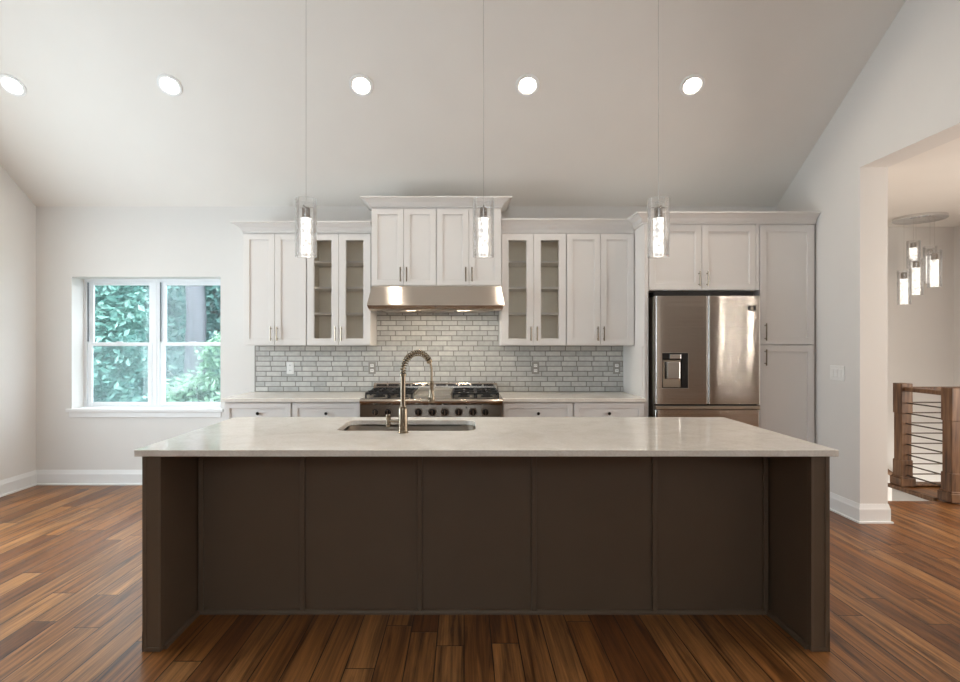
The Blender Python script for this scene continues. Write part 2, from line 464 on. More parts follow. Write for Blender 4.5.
struct('wall_hall_left', MB().box(3.065, 3.28, D, YH, -2.8, ZH + .15).box(3.065, 3.28, 4.75, D, -2.8, -.03), M['wall'])
struct('floor_stairwell', MB().box(3.0, XH + .2, 4.5, YH + .2, -2.95, -2.8), M['floor'])
struct('wall_stairwell', MB().box(3.28, XH, 4.60, 4.745, -2.8, -.03).box(4.225, XH, 4.745, 5.275, -2.8, -.03), M['wall'])
struct('trim_1', MB().box(4.2, 4.22, 4.75, 5.30, -.32, -.03).box(4.22, XH, 5.28, 5.30, -.32, -.03).box(3.28, 4.22, 4.75, 4.77, -.32, -.03), M['trim'])
# oak nosing round the stairwell edge
struct('trim_2', MB().box(4.172, 4.235, 4.80, 5.33, -.028, .012, .008).box(4.235, XH, 5.275, 5.33, -.028, .012, .008), M['wood'])
struct('trim_3', MB().prism([(3.26, -1.2), (5.7, -2.8), (5.7, -2.95), (3.26, -1.5)], 'y', 5.35, 5.38), M['trim'])

bp = [(0, 0), (.026, 0), (.026, .012), (.014, .016), (.014, .105), (.010, .118), (.006, .135), (.004, .145), (0, .145)]
struct('baseboard_left', MB().sweep([(XL, YB + .02), (XL, D)], bp), M['trim'])
struct('baseboard_back', MB().sweep([(XL, D), (-2.075, D)], bp), M['trim'])
struct('baseboard_right', MB().sweep([(3.28, 4.70), (3.28, OY1), (XR, OY1), (XR, 4.66)][::1], [(o, z) for o, z in bp]) if False else
       MB().sweep([(XR, 4.68), (XR, OY1), (3.28, OY1), (3.28, 4.72)], bp), M['trim'])

# ------------------------------------------------------------------ window (two double-hung units)
YW = D + .17
def window_unit(name, x0, x1):
    fr = MB(); f = .028
    y0, y1 = YW, YW + .05
    fr.box(x0, x0 + f, y0, y1, WZ0, WZ1).box(x1 - f, x1, y0, y1, WZ0, WZ1)
    fr.box(x0 + f, x1 - f, y0, y1, WZ1 - .03, WZ1).box(x0 + f, x1 - f, y0, y1, WZ0, WZ0 + .02)
    root = struct(name, fr, M['vinyl'])
    zm = 1.375
    for nm, ya, z0, z1, st in (('upper_sash', y0 + .028, zm - .015, WZ1 - .03, .045), ('lower_sash', y0 + .004, WZ0 + .02, zm + .018, .045)):
        s_ = MB(); xa, xb = x0 + f + .006, x1 - f - .006
        s_.box(xa, xa + st, ya, ya + .022, z0, z1, .004).box(xb - st, xb, ya, ya + .022, z0, z1, .004)
        s_.box(xa + st, xb - st, ya, ya + .022, z1 - .033, z1, .004).box(xa + st, xb - st, ya, ya + .022, z0, z0 + .036, .004)
        so_ = obj(nm, s_, M['vinyl'], root)
        obj('pane', MB().box(xa + st, xb - st, ya + .009, ya + .013, z0 + .036, z1 - .033), M['glass'], so_)
    tr = MB().box(x0 + f, x0 + f + .004, y0 + .008, y0 + .026, zm + .03, WZ1 - .035)
    obj('track', tr, M['track'], root)
    obj('lock', MB().box((x0 + x1) / 2 - .03, (x0 + x1) / 2 + .03, y0 - .004, y0 + .01, zm + .018, zm + .03, .003), M['vinyl'], root)
    sc = MB().box(x0 + f, x1 - f, y1 - .003, y1 - .001, WZ0 + .02, zm)
    obj('insect_screen', sc, M['screen'], root)
    return root
xm = (WX0 + WX1) / 2
window_unit('window_1', WX0, xm - .008)
window_unit('window_2', xm + .008, WX1)
struct('trim_4', MB().box(xm - .0085, xm + .0085, YW - .006, YW + .05, WZ0, WZ1), M['vinyl'])
struct('trim_5', MB().box(WX0 - .045, WX1 + .03, D - .028, YW + .002, WZ0 - .022, WZ0 + .010, .005).box(WX0 - .02, WX1 + .005, D - .014, D, WZ0 - .075, WZ0 - .022, .004), M['trim'])

# ------------------------------------------------------------------ ceiling downlights
nrm = Vector((0, -SL, -1)).normalized()
Rm = nrm.to_track_quat('Z', 'Y').to_matrix().to_4x4()
canlab = ['recessed downlight in the sloped ceiling, farthest left at the frame edge',
          'recessed downlight in the sloped ceiling above the window',
          'recessed downlight in the sloped ceiling between the left and middle pendant cords',
          'recessed downlight in the sloped ceiling just right of the middle pendant cord',
          'recessed downlight in the sloped ceiling farthest right, above the refrigerator']
first = None
for i, X in enumerate((-3.56, -2.32, -.81, .50, 1.80)):
    Y = 4.26; Z = ZW + SL * (D - Y)
    if first is None:
        first = r = thing('recessed_downlight', canlab[0], 'ceiling light', (X, Y, Z), 'recessed downlights in the sloped ceiling')
        obj('trim_ring', MB().lathe([(.0575, .002), (.060, .005), (.074, .011), (.090, .009), (.095, .0)], (X, Y, Z), mat4=Rm, n=40), M['trim'], r)
        obj('lens', MB().lathe([(0, .004), (.045, .004), (.057, .002), (.057, -.004)], (X, Y, Z), mat4=Rm, n=32), M['lens'], r)
    else:
        c = copy_tree(first, None, (X, Y, Z)); c['label'] = canlab[i]

# ------------------------------------------------------------------ cabinets
def shaker(x0, x1, yf, z0, z1, st=.056, glassd=False):
    """shaker front facing -Y with its face at yf"""
    t = .02; m = MB(); bv = .0022
    m.box(x0, x0 + st, yf, yf + t, z0, z1, bv).box(x1 - st, x1, yf, yf + t, z0, z1, bv)
    m.box(x0 + st - .001, x1 - st + .001, yf, yf + t, z1 - st, z1, bv).box(x0 + st - .001, x1 - st + .001, yf, yf + t, z0, z0 + st, bv)
    if not glassd:
        m.box(x0 + st - .004, x1 - st + .004, yf + .011, yf + t - .002, z0 + st - .004, z1 - st + .004)
    else:   # thin inner bead
        for a in ((x0 + st, x0 + st + .006, z0 + st, z1 - st), (x1 - st - .006, x1 - st, z0 + st, z1 - st)):
            m.box(a[0], a[1], yf + .004, yf + t - .003, a[2], a[3])
    return m
def pull(x, yf, z0, z1):
    m = MB().tube([(x, yf - .03, z0), (x, yf - .03, z1)], .0055, 8)
    for z in (z0 + .018, z1 - .018): m.tube([(x, yf + .001, z), (x, yf - .03, z)], .0045, 8)
    return m
def carcass(x0, x1, y0, y1, z0, z1, t=.018, shelves=()):
    m = MB()
    m.box(x0, x0 + t, y0, y1, z0, z1).box(x1 - t, x1, y0, y1, z0, z1)
    m.box(x0 + t, x1 - t, y0, y1, z0, z0 + t).box(x0 + t, x1 - t, y0, y1, z1 - t, z1)
    m.box(x0 + t, x1 - t, y1 - .008, y1, z0 + t, z1 - t)
    return m
def upper(label, x0, x1, yf, z0, z1, hz, glassd=False, name='wall_cabinet', group=None, zb0=None, zb1=None, st=.056):
    r = thing(name, label, 'cabinet', ((x0 + x1) / 2, D, z0), group)
    body0, body1 = (z0 - .006 if zb0 is None else zb0), (z1 + .008 if zb1 is None else zb1)
    bo = obj('body', carcass(x0, x1, yf + .021, D - .002, body0, body1), M['cab'], r)
    xm_ = (x0 + x1) / 2
    if glassd:
        obj('interior_lining', MB().box(x0 + .019, x0 + .021, yf + .025, D - .012, z0 + .014, z1 - .014).box(x1 - .021, x1 - .019, yf + .025, D - .012, z0 + .014, z1 - .014)
            .box(x0 + .021, x1 - .021, D - .013, D - .011, z0 + .014, z1 - .014), M['cabin'], r)
        for xs in (x0 + .0215, x1 - .026): obj('light_strip', MB().box(xs, xs + .0045, yf + .0225, yf + .036, z0 + .03, z1 - .03), M['led'], r)  # unseen glowing strips added behind the stiles to brighten the interior
        for k in range(3):
            zz = z0 + (z1 - z0) * (.285 + .235 * k)
            obj('shelf', MB().box(x0 + .021, x1 - .021, yf + .045, D - .014, zz - .009, zz + .009), M['cab'], r)
    for a, b_, hx in ((x0 + .002, xm_ - .0015, xm_ - .028), (xm_ + .0015, x1 - .002, xm_ + .028)):
        d = obj('door', shaker(a, b_, yf, z0, z1, st if not glassd else .06, glassd), M['cab'], r)
        if glassd: obj('pane', MB().box(a + .06, b_ - .06, yf + .008, yf + .012, z0 + .06, z1 - .06), M['cabglass'], d)
        obj('handle', pull(hx, yf, hz, hz + .13), M['nickel'], d)
    return r
ZU0, ZU1 = 1.372, 2.392
YU = 4.95
gU = 'white wall cabinets either side of the range hood'
upper('white two-door wall cabinet nearest the window, left end of the run', -2.026, -1.447, YU, ZU0, ZU1, 1.41, group=gU)
upper('white glass-door wall cabinet to the left of the range hood', -1.441, -.856, YU, ZU0, ZU1, 1.41, True, group=gU)
upper('white glass-door wall cabinet to the right of the range hood', .343, .936, YU, ZU0, ZU1, 1.41, True, group=gU)
upper('white two-door wall cabinet beside the refrigerator side panel', .941, 1.560, YU, ZU0, ZU1, 1.41, group=gU)
gH = 'raised cabinets above the range hood'
upper('raised white cabinet above the left half of the range hood', -.842, -.2525, 4.90, 1.912, 2.612, 1.945, name='raised_cabinet', group=gH)
upper('raised white cabinet above the right half of the range hood', -.2505, .339, 4.90, 1.912, 2.612, 1.945, name='raised_cabinet', group=gH)

YF = 4.69
fp = tag(obj('refrigerator_side_panel', MB().box(1.566, 1.602, YF, D - .002, 0, 2.425, .002).box(1.560, 1.566, YF + .03, D - .002, .96, 1.36), M['cab']), 'tall white side panel standing to the left of the refrigerator', 'panel')
r = thing('refrigerator_cabinet', 'white two-door cabinet above the refrigerator', 'cabinet', (2.08, D, 1.84))
obj('body', carcass(1.604, 2.560, YF + .021, D - .002, 1.846, 2.425), M['cab'], r)
obj('stile', MB().box(2.538, 2.566, YF, YF + .02, 1.85, 2.425, .002), M['cab'], r)
for a, b_, hx in ((1.608, 2.064, 2.038), (2.068, 2.535, 2.108)):
    d = obj('door', shaker(a, b_, YF, 1.852, 2.412), M['cab'], r)
    obj('handle', pull(hx, YF, 1.88, 2.01), M['nickel'], d)
r = thing('pantry_cabinet', 'tall white pantry cabinet between the refrigerator and right wall', 'cabinet', (2.81, D, 0))
obj('body', carcass(2.570, 3.055, YF + .021, D - .002, .1, 2.425).box(2.58, 3.045, YF + .08, D - .01, .002, .1), M['cab'], r)
obj('filler_strip', MB().box(3.030, 3.062, YF + .021, YF + .04, .1, 2.425), M['cab'], r)
d = obj('door', shaker(2.573, 3.040, YF, 1.377, 2.412), M['cab'], r); obj('handle', pull(2.612, YF, 1.41, 1.56), M['nickel'], d)
d = obj('door', shaker(2.573, 3.040, YF, .11, 1.371), M['cab'], r); obj('handle', pull(2.612, YF, 1.195, 1.335), M['nickel'], d)

def crown(z0, z1, pr):
    h = z1 - z0
    return [(-.015, z0), (.006, z0), (.010, z0 + .006), (.010, z0 + h * .16), (.016, z0 + h * .22), (pr * .35, z0 + h * .5), (pr * .72, z0 + h * .75),
            (pr * .8, z0 + h * .84), (pr, z0 + h * .86), (pr, z1), (-.015, z1)]
tag(obj('crown_molding', MB().sweep([(-2.026, D - .002), (-2.026, YU + .02), (-.848, YU + .02)], crown(2.401, 2.495, .09)), M['cab']),
    'white crown molding on top of the cabinets left of the hood', 'molding')
tag(obj('crown_molding', MB().sweep([(-.842, D - .002), (-.842, 4.92), (.339, 4.92), (.339, D - .002)], crown(2.621, 2.705, .09)), M['cab']),
    'white crown molding on the raised cabinets above the hood', 'molding')
tag(obj('crown_molding', MB().sweep([(.345, YU + .02), (1.566, YU + .02), (1.566, YF + .02), (3.062, YF + .02)], crown(2.426, 2.52, .08)).box(.345, 1.56, YU + .012, YU + .03, 2.401, 2.426), M['cab']),
    'stepped white crown molding running over the right cabinets and refrigerator', 'molding')

# base cabinets
def base(label, x0, x1):
    r = thing('base_cabinet', label, 'cabinet', ((x0 + x1) / 2, D, 0), 'white base cabinets along the back wall')
    yf = 4.655
    obj('body', carcass(x0, x1, yf + .021, D - .002, .1, .882).box(x0 + .01, x1 - .01, yf + .09, D - .01, .002, .1), M['cab'], r)
    d = obj('drawer', shaker(x0 + .006, x1 - .006, yf, .70, .872, .045), M['cab'], r)
    xc = (x0 + x1) / 2
    obj('knob', MB().lathe([(0, .026), (.010, .026), (.014, .020), (.012, .013), (.006, .008), (.006, 0)], (xc, yf + .011, .782), 'y-', 16), M['knobdark'], d)
    for a, b_, hx in ((x0 + .006, xc - .002, xc - .03), (xc + .002, x1 - .006, xc + .03)):
        d = obj('door', shaker(a, b_, yf, .11, .694), M['cab'], r); obj('handle', pull(hx, yf, .52, .65), M['nickel'], d)
base('white base cabinet with drawer, under the counter at the window end', -2.07, -1.487)
base('white base cabinet with drawer, immediately left of the range', -1.485, -.892)
base('white base cabinet with drawer, immediately right of the range', .338, .944)
base('white base cabinet with drawer, beside the refrigerator side panel', .946, 1.560)
tag(obj('countertop', MB().box(-2.09, -.886, 4.63, D - .002, .884, .914, .003), M['quartz']), 'pale quartz countertop left of the range, under the glass-door cabinet', 'countertop')
tag(obj('countertop', MB().box(.331, 1.562, 4.63, D - .002, .884, .914, .003), M['quartz']), 'pale quartz countertop between the range and the refrigerator panel', 'countertop')
bs = MB().prism([(-2.04, .9145), (1.562, .9145), (1.562, 1.364), (.338, 1.364), (.338, 1.69), (-.852, 1.69), (-.852, 1.364), (-2.04, 1.364)], 'y', D - .010, D - .001)
tag(obj('tile_backsplash', bs, M['tile']), 'grey glazed brick-tile backsplash behind the range and counters', 'backsplash')
tag(obj('backsplash_edge', MB().box(-2.052, -2.041, D - .012, D - .001, .9145, 1.364, .002), M['grayplate']), 'thin grey edge strip at the left end of the backsplash', 'edge strip')

# outlets
def outlet(label, x, z, m):
    y = D - .011
    r = thing('wall_outlet', label, 'outlet', (x, y, z - .058), 'outlets on the tile backsplash')
    obj('cover_plate', MB().box(x - .036, x + .036, y - .006, y, z - .058, z + .058, .003), m, r)
    for s in (-1, 1):
        o = obj('socket', MB().box(x - .017, x + .017, y - .009, y - .005, z + s * .025 - .015, z + s * .025 + .015, .003), M['plate'], r)
        obj('slot', MB().box(x - .008, x - .005, y - .0095, y - .0085, z + s * .025 - .004, z + s * .025 + .008).box(x + .005, x + .008, y - .0095, y - .0085, z + s * .025 - .004, z + s * .025 + .008), M['slot'], o)
outlet('outlet on the backsplash under the solid-door cabinet, near the window', -1.70, 1.145, M['plate'])
outlet('outlet on the backsplash just left of the range', -.90, 1.145, M['grayplate'])
outlet('outlet on the backsplash just right of the range', .70, 1.145, M['grayplate'])
outlet('outlet on the backsplash nearest the refrigerator side panel', 1.495, 1.145, M['grayplate'])
r = thing('switch_plate', 'white switch plate on the right wall beside the pantry', 'light switch', (XR, 4.43, 1.08))
obj('cover_plate', MB().box(XR - .006, XR, 4.345, 4.515, 1.083, 1.205, .003), M['plate'], r)
for k in (-1, 0, 1):
    obj('rocker', MB().box(XR - .011, XR - .005, 4.43 + k * .046 - .016, 4.43 + k * .046 + .016, 1.111, 1.177, .003), M['plate'], r)

# ------------------------------------------------------------------ range hood
hx0, hx1 = -.836, .337
r = thing('range_hood', 'stainless steel range hood under the raised cabinets', 'range hood', ((hx0 + hx1) / 2, D, 1.67))
prof = [(D - .012, 1.902), (4.86, 1.902), (4.85, 1.895), (4.735, 1.735), (4.728, 1.72), (4.745, 1.690), (4.775, 1.676), (4.79, 1.690), (D - .012, 1.690)]
# body with wide skirts: the lower part flares a little past the top
bm_ = MB()
b = bmesh.new()
def hoodpt(p, sx):
    y, z = p
    fl_ = .022 * max(0, min(1, (1.895 - z) / .16)) if z > 1.72 else .022 * max(.25, (z - 1.66) / .06)
    if y > 5.2: fl_ = 0 if z > 1.8 else .008
    return ((hx0 + .008 - fl_) if sx < 0 else (hx1 - .008 + fl_), y, z)
va = [b.verts.new(hoodpt(p, -1)) for p in prof]; vb = [b.verts.new(hoodpt(p, 1)) for p in prof]
b.faces.new(va); b.faces.new(vb[::-1])
for i in range(len(prof)): b.faces.new((va[i], va[(i + 1) % len(prof)], vb[(i + 1) % len(prof)], vb[i]))
bmesh.ops.recalc_face_normals(b, faces=list(b.faces)); bm_._merge(b)
obj('canopy', bm_, M['steel'], r)
for k in range(3):
    xa = hx0 + .10 + k * .335
    obj('baffle_filter', MB().box(xa, xa + .30, 4.90, 5.20, 1.680, 1.6895, .002), M['steel2'], r)
for x in (-.47, .0):
    obj('lamp', MB().box(x - .055, x + .055, 4.805, 4.865, 1.6825, 1.6898, .002), M['hoodlamp'], r)
obj('button', MB().lathe([(0, .004), (.006, .004), (.006, 0)], (-.25, 4.7295, 1.708), 'y-', 10), M['black'], r)

# ------------------------------------------------------------------ range
rx0, rx1 = -.880, .325
r = thing('gas_range', 'wide stainless steel gas range with eight knobs and black grates', 'range', ((rx0 + rx1) / 2, 4.9, 0))
obj('body', MB().box(rx0 + .004, rx1 - .004, 4.62, D - .014, .1, .885).box(rx0 + .03, rx1 - .03, 4.68, D - .05, .0, .1), M['steel2'], r)
obj('control_panel', MB().prism([(4.565, .745), (4.575, .865), (4.63, .865), (4.63, .745)], 'x', rx0, rx1), M['panel'], r)
obj('bullnose', MB().prism([(4.575, .8655), (4.548, .884), (4.542, .9), (4.552, .914), (4.575, .918), (4.64, .918), (4.64, .8655)], 'x', rx0, rx1), M['steel'], r)
obj('cooktop', MB().box(rx0, rx1, 4.64, 5.20, .886, .914, .003), M['steel2'], r)
g = MB().prism([(5.20, .90), (5.20, .985), (5.212, 1.005), (D - .014, 1.005), (D - .014, .90)], 'x', rx0 + .01, rx1 - .005)
bg_ = obj('back_guard', g, M['steel'], r)
ns = 10; sw = (rx1 - rx0 - .06) / ns
for k in range(ns):
    xa = rx0 + .03 + k * sw
    obj('vent_slot', MB().box(xa + .008, xa + sw - .008, 5.1975, 5.2005, .978, .994), M['black'], bg_)
for kx in (-.749, -.643, -.385, -.267, -.162, -.045, .076, .182):
    k = obj('knob', MB().lathe([(0, .040), (.017, .040), (.020, .036), (.021, .012), (.026, .010), (.027, .0)], (kx, 4.568, .806), 'y-', 20), M['black'], r)
    obj('bezel', MB().lathe([(.027, .0), (.027, .010), (.035, .010), (.036, .0)], (kx, 4.571, .806), 'y-', 20).box(kx - .004, kx + .004, 4.522, 4.53, .788, .826), M['chrome'], k)
obj('indicator', MB().lathe([(0, .004), (.007, .004), (.007, 0)], (.02, 4.571, .845), 'y-', 12), M['black'], r)
def grate(x0, x1, y0=4.67, y1=5.17):
    m = MB(); z0, z1 = .944, .962; t = .012
    m.box(x0, x1, y0, y0 + t, z0, z1, .003).box(x0, x1, y1 - t, y1, z0, z1, .003).box(x0, x0 + t, y0, y1, z0, z1, .003).box(x1 - t, x1, y0, y1, z0, z1, .003)
    ym, xm_ = (y0 + y1) / 2, (x0 + x1) / 2
    m.box(x0, x1, ym - t / 2, ym + t / 2, z0, z1, .003)
    for yc in ((y0 + ym) / 2, (ym + y1) / 2):
        for s in (-1, 1):
            m.box(xm_ + s * .045 if s > 0 else x0, x1 if s > 0 else xm_ - .045, yc - t / 2, yc + t / 2, z0 + .004, z1 + .006, .003)
            m.box(xm_ - t / 2, xm_ + t / 2, min(yc + s * .045, yc + s * .125), max(yc + s * .045, yc + s * .125), z0 + .004, z1 + .006, .003)
    for x in (x0, x1 - t):
        for y in (y0, y1 - t, ym - t / 2): m.box(x, x + t, y, y + t, .9135, z0 + .001)
    return m
def burner(x, y):
    return MB().lathe([(0, .024), (.03, .024), (.034, .018), (.034, .012), (.05, .011), (.055, 0)], (x, y, .9135), n=20)
for x0, x1 in ((rx0 + .03, rx0 + .33), (-.115, .105), (.107, .305)) if False else ((-.855, -.650), (-.648, -.445), (-.100, .100), (.102, .302)):
    g = obj('grate', grate(x0, x1), M['iron'], r)
    for y in (4.795, 5.045): obj('burner', burner((x0 + x1) / 2, y), M['iron'], g)
obj('griddle', MB().box(-.435, -.11, 4.67, 5.17, .914, .936, .004).box(-.435, -.11, 5.15, 5.17, .936, .966, .004).box(-.435, -.425, 4.70, 5.15, .936, .956, .003).box(-.12, -.11, 4.70, 5.15, .936, .956, .003), M['steel2'], r)
for x0, x1 in ((rx0 + .006, -.20), (-.194, rx1 - .006)):
    d = obj('oven_door', MB().box(x0, x1, 4.58, 4.618, .13, .735, .004), M['steel'], r)
    obj('handle', MB().tube([(x0 + .05, 4.52, .69), (x1 - .05, 4.52, .69)], .012).tube([(x0 + .08, 4.58, .69), (x0 + .08, 4.52, .69)], .008).tube([(x1 - .08, 4.58, .69), (x1 - .08, 4.52, .69)], .008), M['steel2'], d)

# ------------------------------------------------------------------ refrigerator
r = thing('refrigerator', 'stainless french-door refrigerator with water dispenser', 'refrigerator', (2.085, 4.95, 0))
fx0, fx1 = 1.634, 2.527
obj('case', MB().box(fx0, fx1 - .004, 4.668, D - .03, .02, 1.79, .004).box(fx0 + .02, fx1 - .02, 4.70, D - .05, 0, .02), M['steel2'], r)
obj('hinge_cover', MB().box(fx0 + .01, fx1 - .02, 4.672, 4.95, 1.79, 1.835, .004), M['gap'], r)  # black slab standing in for the shadow gap above the refrigerator
fm = 2.083
def fdoor(x0, x1, z0, z1, hole=None):
    """gently bowed steel door, optional rectangular hole (x0,x1,z0,z1)"""
    m = MB(); m.smooth = True
    b = bmesh.new(); n = 14
    xs = sorted(set([x0 + (x1 - x0) * i / n for i in range(n + 1)] + ([hole[0], hole[1]] if hole else [])))
    zs = sorted(set([z0, z1] + ([hole[2], hole[3]] if hole else [])))
    def yy(x):
        t = (x - x0) / (x1 - x0) * 2 - 1
        e = 1 - abs(t)
        return 4.604 + .0003 * t * t + (.010 * (1 - e / .03) ** 2 if e < .03 else 0)
    fr = {}; bk = {}
    e0 = .015 * (x1 - x0)
    xs = sorted(set(xs + [x0 + .004, x1 - .004, x0 + e0, x1 - e0, x0 + e0 + .004, x1 - e0 - .004]))
    for i, x in enumerate(xs):
        for j, z in enumerate(zs):
            fr[i, j] = b.verts.new((x, yy(x), z)); bk[i, j] = b.verts.new((x, 4.662, z))
    I, J = len(xs) - 1, len(zs) - 1
    inh = lambda i, j: hole and xs[i] >= hole[0] - 1e-6 and xs[i + 1] <= hole[1] + 1e-6 and zs[j] >= hole[2] - 1e-6 and zs[j + 1] <= hole[3] + 1e-6
    for i in range(I):
        for j in range(J):
            if not inh(i, j): b.faces.new((fr[i, j], fr[i + 1, j], fr[i + 1, j + 1], fr[i, j + 1]))
            b.faces.new((bk[i, j], bk[i, j + 1], bk[i + 1, j + 1], bk[i + 1, j]))
    for i in range(I):
        b.faces.new((fr[i, 0], bk[i, 0], bk[i + 1, 0], fr[i + 1, 0])); b.faces.new((fr[i, J], fr[i + 1, J], bk[i + 1, J], bk[i, J]))
    for j in range(J):
        b.faces.new((fr[0, j], fr[0, j + 1], bk[0, j + 1], bk[0, j])); b.faces.new((fr[I, j], bk[I, j], bk[I, j + 1], fr[I, j + 1]))
    m._merge(b); return m
hx = (1.696, 1.908, 1.005, 1.302)   # dispenser opening: x0 x1 z0 z1
hx = (1.694, 1.912, 1.004, 1.308)
hx = (1.69, 1.91, 1.005, 1.305)
dl = obj('door', fdoor(fx0 + .002, fm - .003, .868, 1.792, hx), M['fridge'], r)
dr = obj('door', fdoor(fm + .003, fx1, .868, 1.792), M['fridge'], r)
fz = obj('freezer_drawer', fdoor(fx0 + .002, fx1, .06, .818), M['fridge'], r)
obj('drawer_lip', MB().box(fx0 + .004, fx1 - .002, 4.607, 4.66, .822, .852, .004), M['steel2'], r)
obj('gasket', MB().box(fx0 + .01, fx1 - .01, 4.64, 4.668, .06, 1.785), M['gap'], r)
ds = MB()
ds.box(hx[0], hx[1], 4.645, 4.655, hx[2], hx[3]).box(hx[1] - .052, hx[1], 4.609, 4.645, hx[2], hx[3])
ds.box(hx[0], hx[0] + .006, 4.606, 4.645, hx[2], hx[3]).box(hx[0] + .006, hx[1] - .052, 4.61, 4.645, hx[3] - .055, hx[3])
dso = obj('water_dispenser', ds, M['black'], dl)
obj('dispenser_frame', MB().box(hx[0] - .004, hx[1] + .004, 4.6035, 4.6075, hx[3], hx[3] + .004).box(hx[0] - .004, hx[1] + .004, 4.6035, 4.6075, hx[2] - .004, hx[2]).box(hx[1], hx[1] + .004, 4.6035, 4.6075, hx[2], hx[3]), M['chrome'], dso)
obj('nozzle', MB().box(hx[0] + .065, hx[1] - .06, 4.603, 4.61, hx[3] - .05, hx[3] - .012, .003), M['chrome'], dso)
obj('niche_panel', MB().box(hx[0] + .006, hx[1] - .056, 4.618, 4.645, hx[2] + .004, hx[3] - .06, .003), M['steel2'], dso)
obj('paddle', MB().box(hx[0] + .045, hx[1] - .066, 4.607, 4.6185, hx[2] + .078, hx[3] - .075, .004), M['chrome'], dso)
obj('paddle_slot', MB().box(hx[0] + .027, hx[0] + .041, 4.614, 4.6185, hx[2] + .078, hx[3] - .075), M['black'], dso)
bd = obj('badge', MB().box(2.419, 2.489, 4.601, 4.6075, 1.662, 1.71, .002), M['black'], dr)
obj('emblem', MB().box(2.442, 2.466, 4.5995, 4.6015, 1.672, 1.690, .001).box(2.424, 2.433, 4.5995, 4.6015, 1.666, 1.671).box(2.474, 2.484, 4.5995, 4.6015, 1.666, 1.671).box(2.450, 2.458, 4.5995, 4.6015, 1.69, 1.704, .001), M['steel2'], bd)

# ------------------------------------------------------------------ island
ix0, ix1 = -1.449, 1.647
IF, IP, IB = 2.43, 2.78, 3.44      # leg front, recessed panel, range-side face
r = thing('kitchen_island', 'dark brown kitchen island with a recessed panelled seating side', 'island', ((ix0 + ix1) / 2, 2.94, 0))
bd_ = MB().box(ix0 + .084, ix1 - .084, IP, IP + .02, .0, .884).box(ix0 + .084, ix1 - .084, IB - .02, IB, .1, .884).box(ix0 + .084, ix1 - .084, IP + .02, IB - .02, .09, .11).box(ix0 + .1, ix1 - .1, IB - .09, IB - .07, 0, .1)
obj('cabinet_body', bd_, M['island'], r)
for x0, x1, s in ((ix0, ix0 + .084, -1), (ix1 - .084, ix1, 1)):
    e = MB()
    e.box(x0 + .006, x1 - .003, IF + .004, IB, 0, .884)
    xo = x0 if s < 0 else x1 - .020            # corner strip on the outer edge
    xi = x1 - .012 if s < 0 else x0
    e.box(xo, xo + .020, IF, IF + .03, 0, .884, .002)
    e.box(xi, xi + .012, IF, IF + .03, 0, .884, .002)
    e.box(xo, xo + .020, IB - .05, IB, 0, .884, .002)
    e.box(x0 if s < 0 else x1 - .006, x0 + .006 if s < 0 else x1, IF, IB, 0, .09)
    e.box(x0 + .01, x1 - .01, IF - .001, IF + .01, 0, .018, .002)
    obj('end_panel', e, M['island'], r)
for x in (ix0 + .099, -.829, -.2266, .36, .978, ix1 - .099):
    obj('batten', MB().box(x - .012, x + .012, IP - .014, IP, .016, .884, .002), M['island'], r)
sh = [(0, 0), (.018, 0), (.017, .010), (.011, .018), (0, .022)]
obj('shoe_molding', MB().sweep([(ix0 + .081, IF + .02), (ix0 + .081, IP), (ix1 - .081, IP), (ix1 - .081, IF + .02)][::-1], [(-o, z) for o, z in sh]), M['island'], r) if False else \
obj('shoe_molding', MB().sweep([(ix0 + .081, IF + .02), (ix0 + .081, IP), (ix1 - .081, IP), (ix1 - .081, IF + .02)], sh), M['island'], r)

def rrect(x0, x1, y0, y1, rad, n=6):
    pts = []
    for cx, cy, a0 in ((x1 - rad, y1 - rad, 0), (x0 + rad, y1 - rad, PI / 2), (x0 + rad, y0 + rad, PI), (x1 - rad, y0 + rad, 1.5 * PI)):
        for k in range(n + 1):
            a = a0 + PI / 2 * k / n
            pts.append((cx + rad * math.cos(a), cy + rad * math.sin(a)))
    return pts
def slab_with_hole(x0, x1, y0, y1, z0, z1, hole, bev=.003):
    b = bmesh.new()
    outer = [(x1, y1), (x0, y1), (x0, y0), (x1, y0)]
    n = len(hole); q = n // 4
    vt = [b.verts.new((x, y, z1)) for x, y in outer]; ht = [b.verts.new((x, y, z1)) for x, y in hole]
    for c in range(4):
        seg = ht[c * q:(c + 1) * q]
        for a, d in zip(seg, seg[1:]): b.faces.new((vt[c], d, a))
        nxt = ht[((c + 1) * q) % n]
        b.faces.new((vt[c], vt[(c + 1) % 4], nxt, seg[-1]))
    bmesh.ops.recalc_face_normals(b, faces=list(b.faces))
    geo = bmesh.ops.extrude_face_region(b, geom=list(b.faces))
    bmesh.ops.translate(b, vec=(0, 0, z0 - z1), verts=[g for g in geo['geom'] if isinstance(g, bmesh.types.BMVert)])
    bmesh.ops.recalc_face_normals(b, faces=list(b.faces))
    ed = [e for e in b.edges if len(e.link_faces) == 2 and e.calc_face_angle(0) > .6]
    bmesh.ops.bevel(b, geom=ed, offset=bev, segments=2, affect='EDGES', profile=.5)
    m = MB(); m._merge(b); return m
SX0, SX1, SY0, SY1 = -.70, .065, 2.93, 3.335
ct = slab_with_hole(-1.468, 1.667, 2.40, 3.47, .8845, .914, rrect(SX0, SX1, SY0, SY1, .07))
tag(obj('island_countertop', ct, M['quartz']), 'long cream quartz countertop on the dark island, with sink cutout', 'countertop')
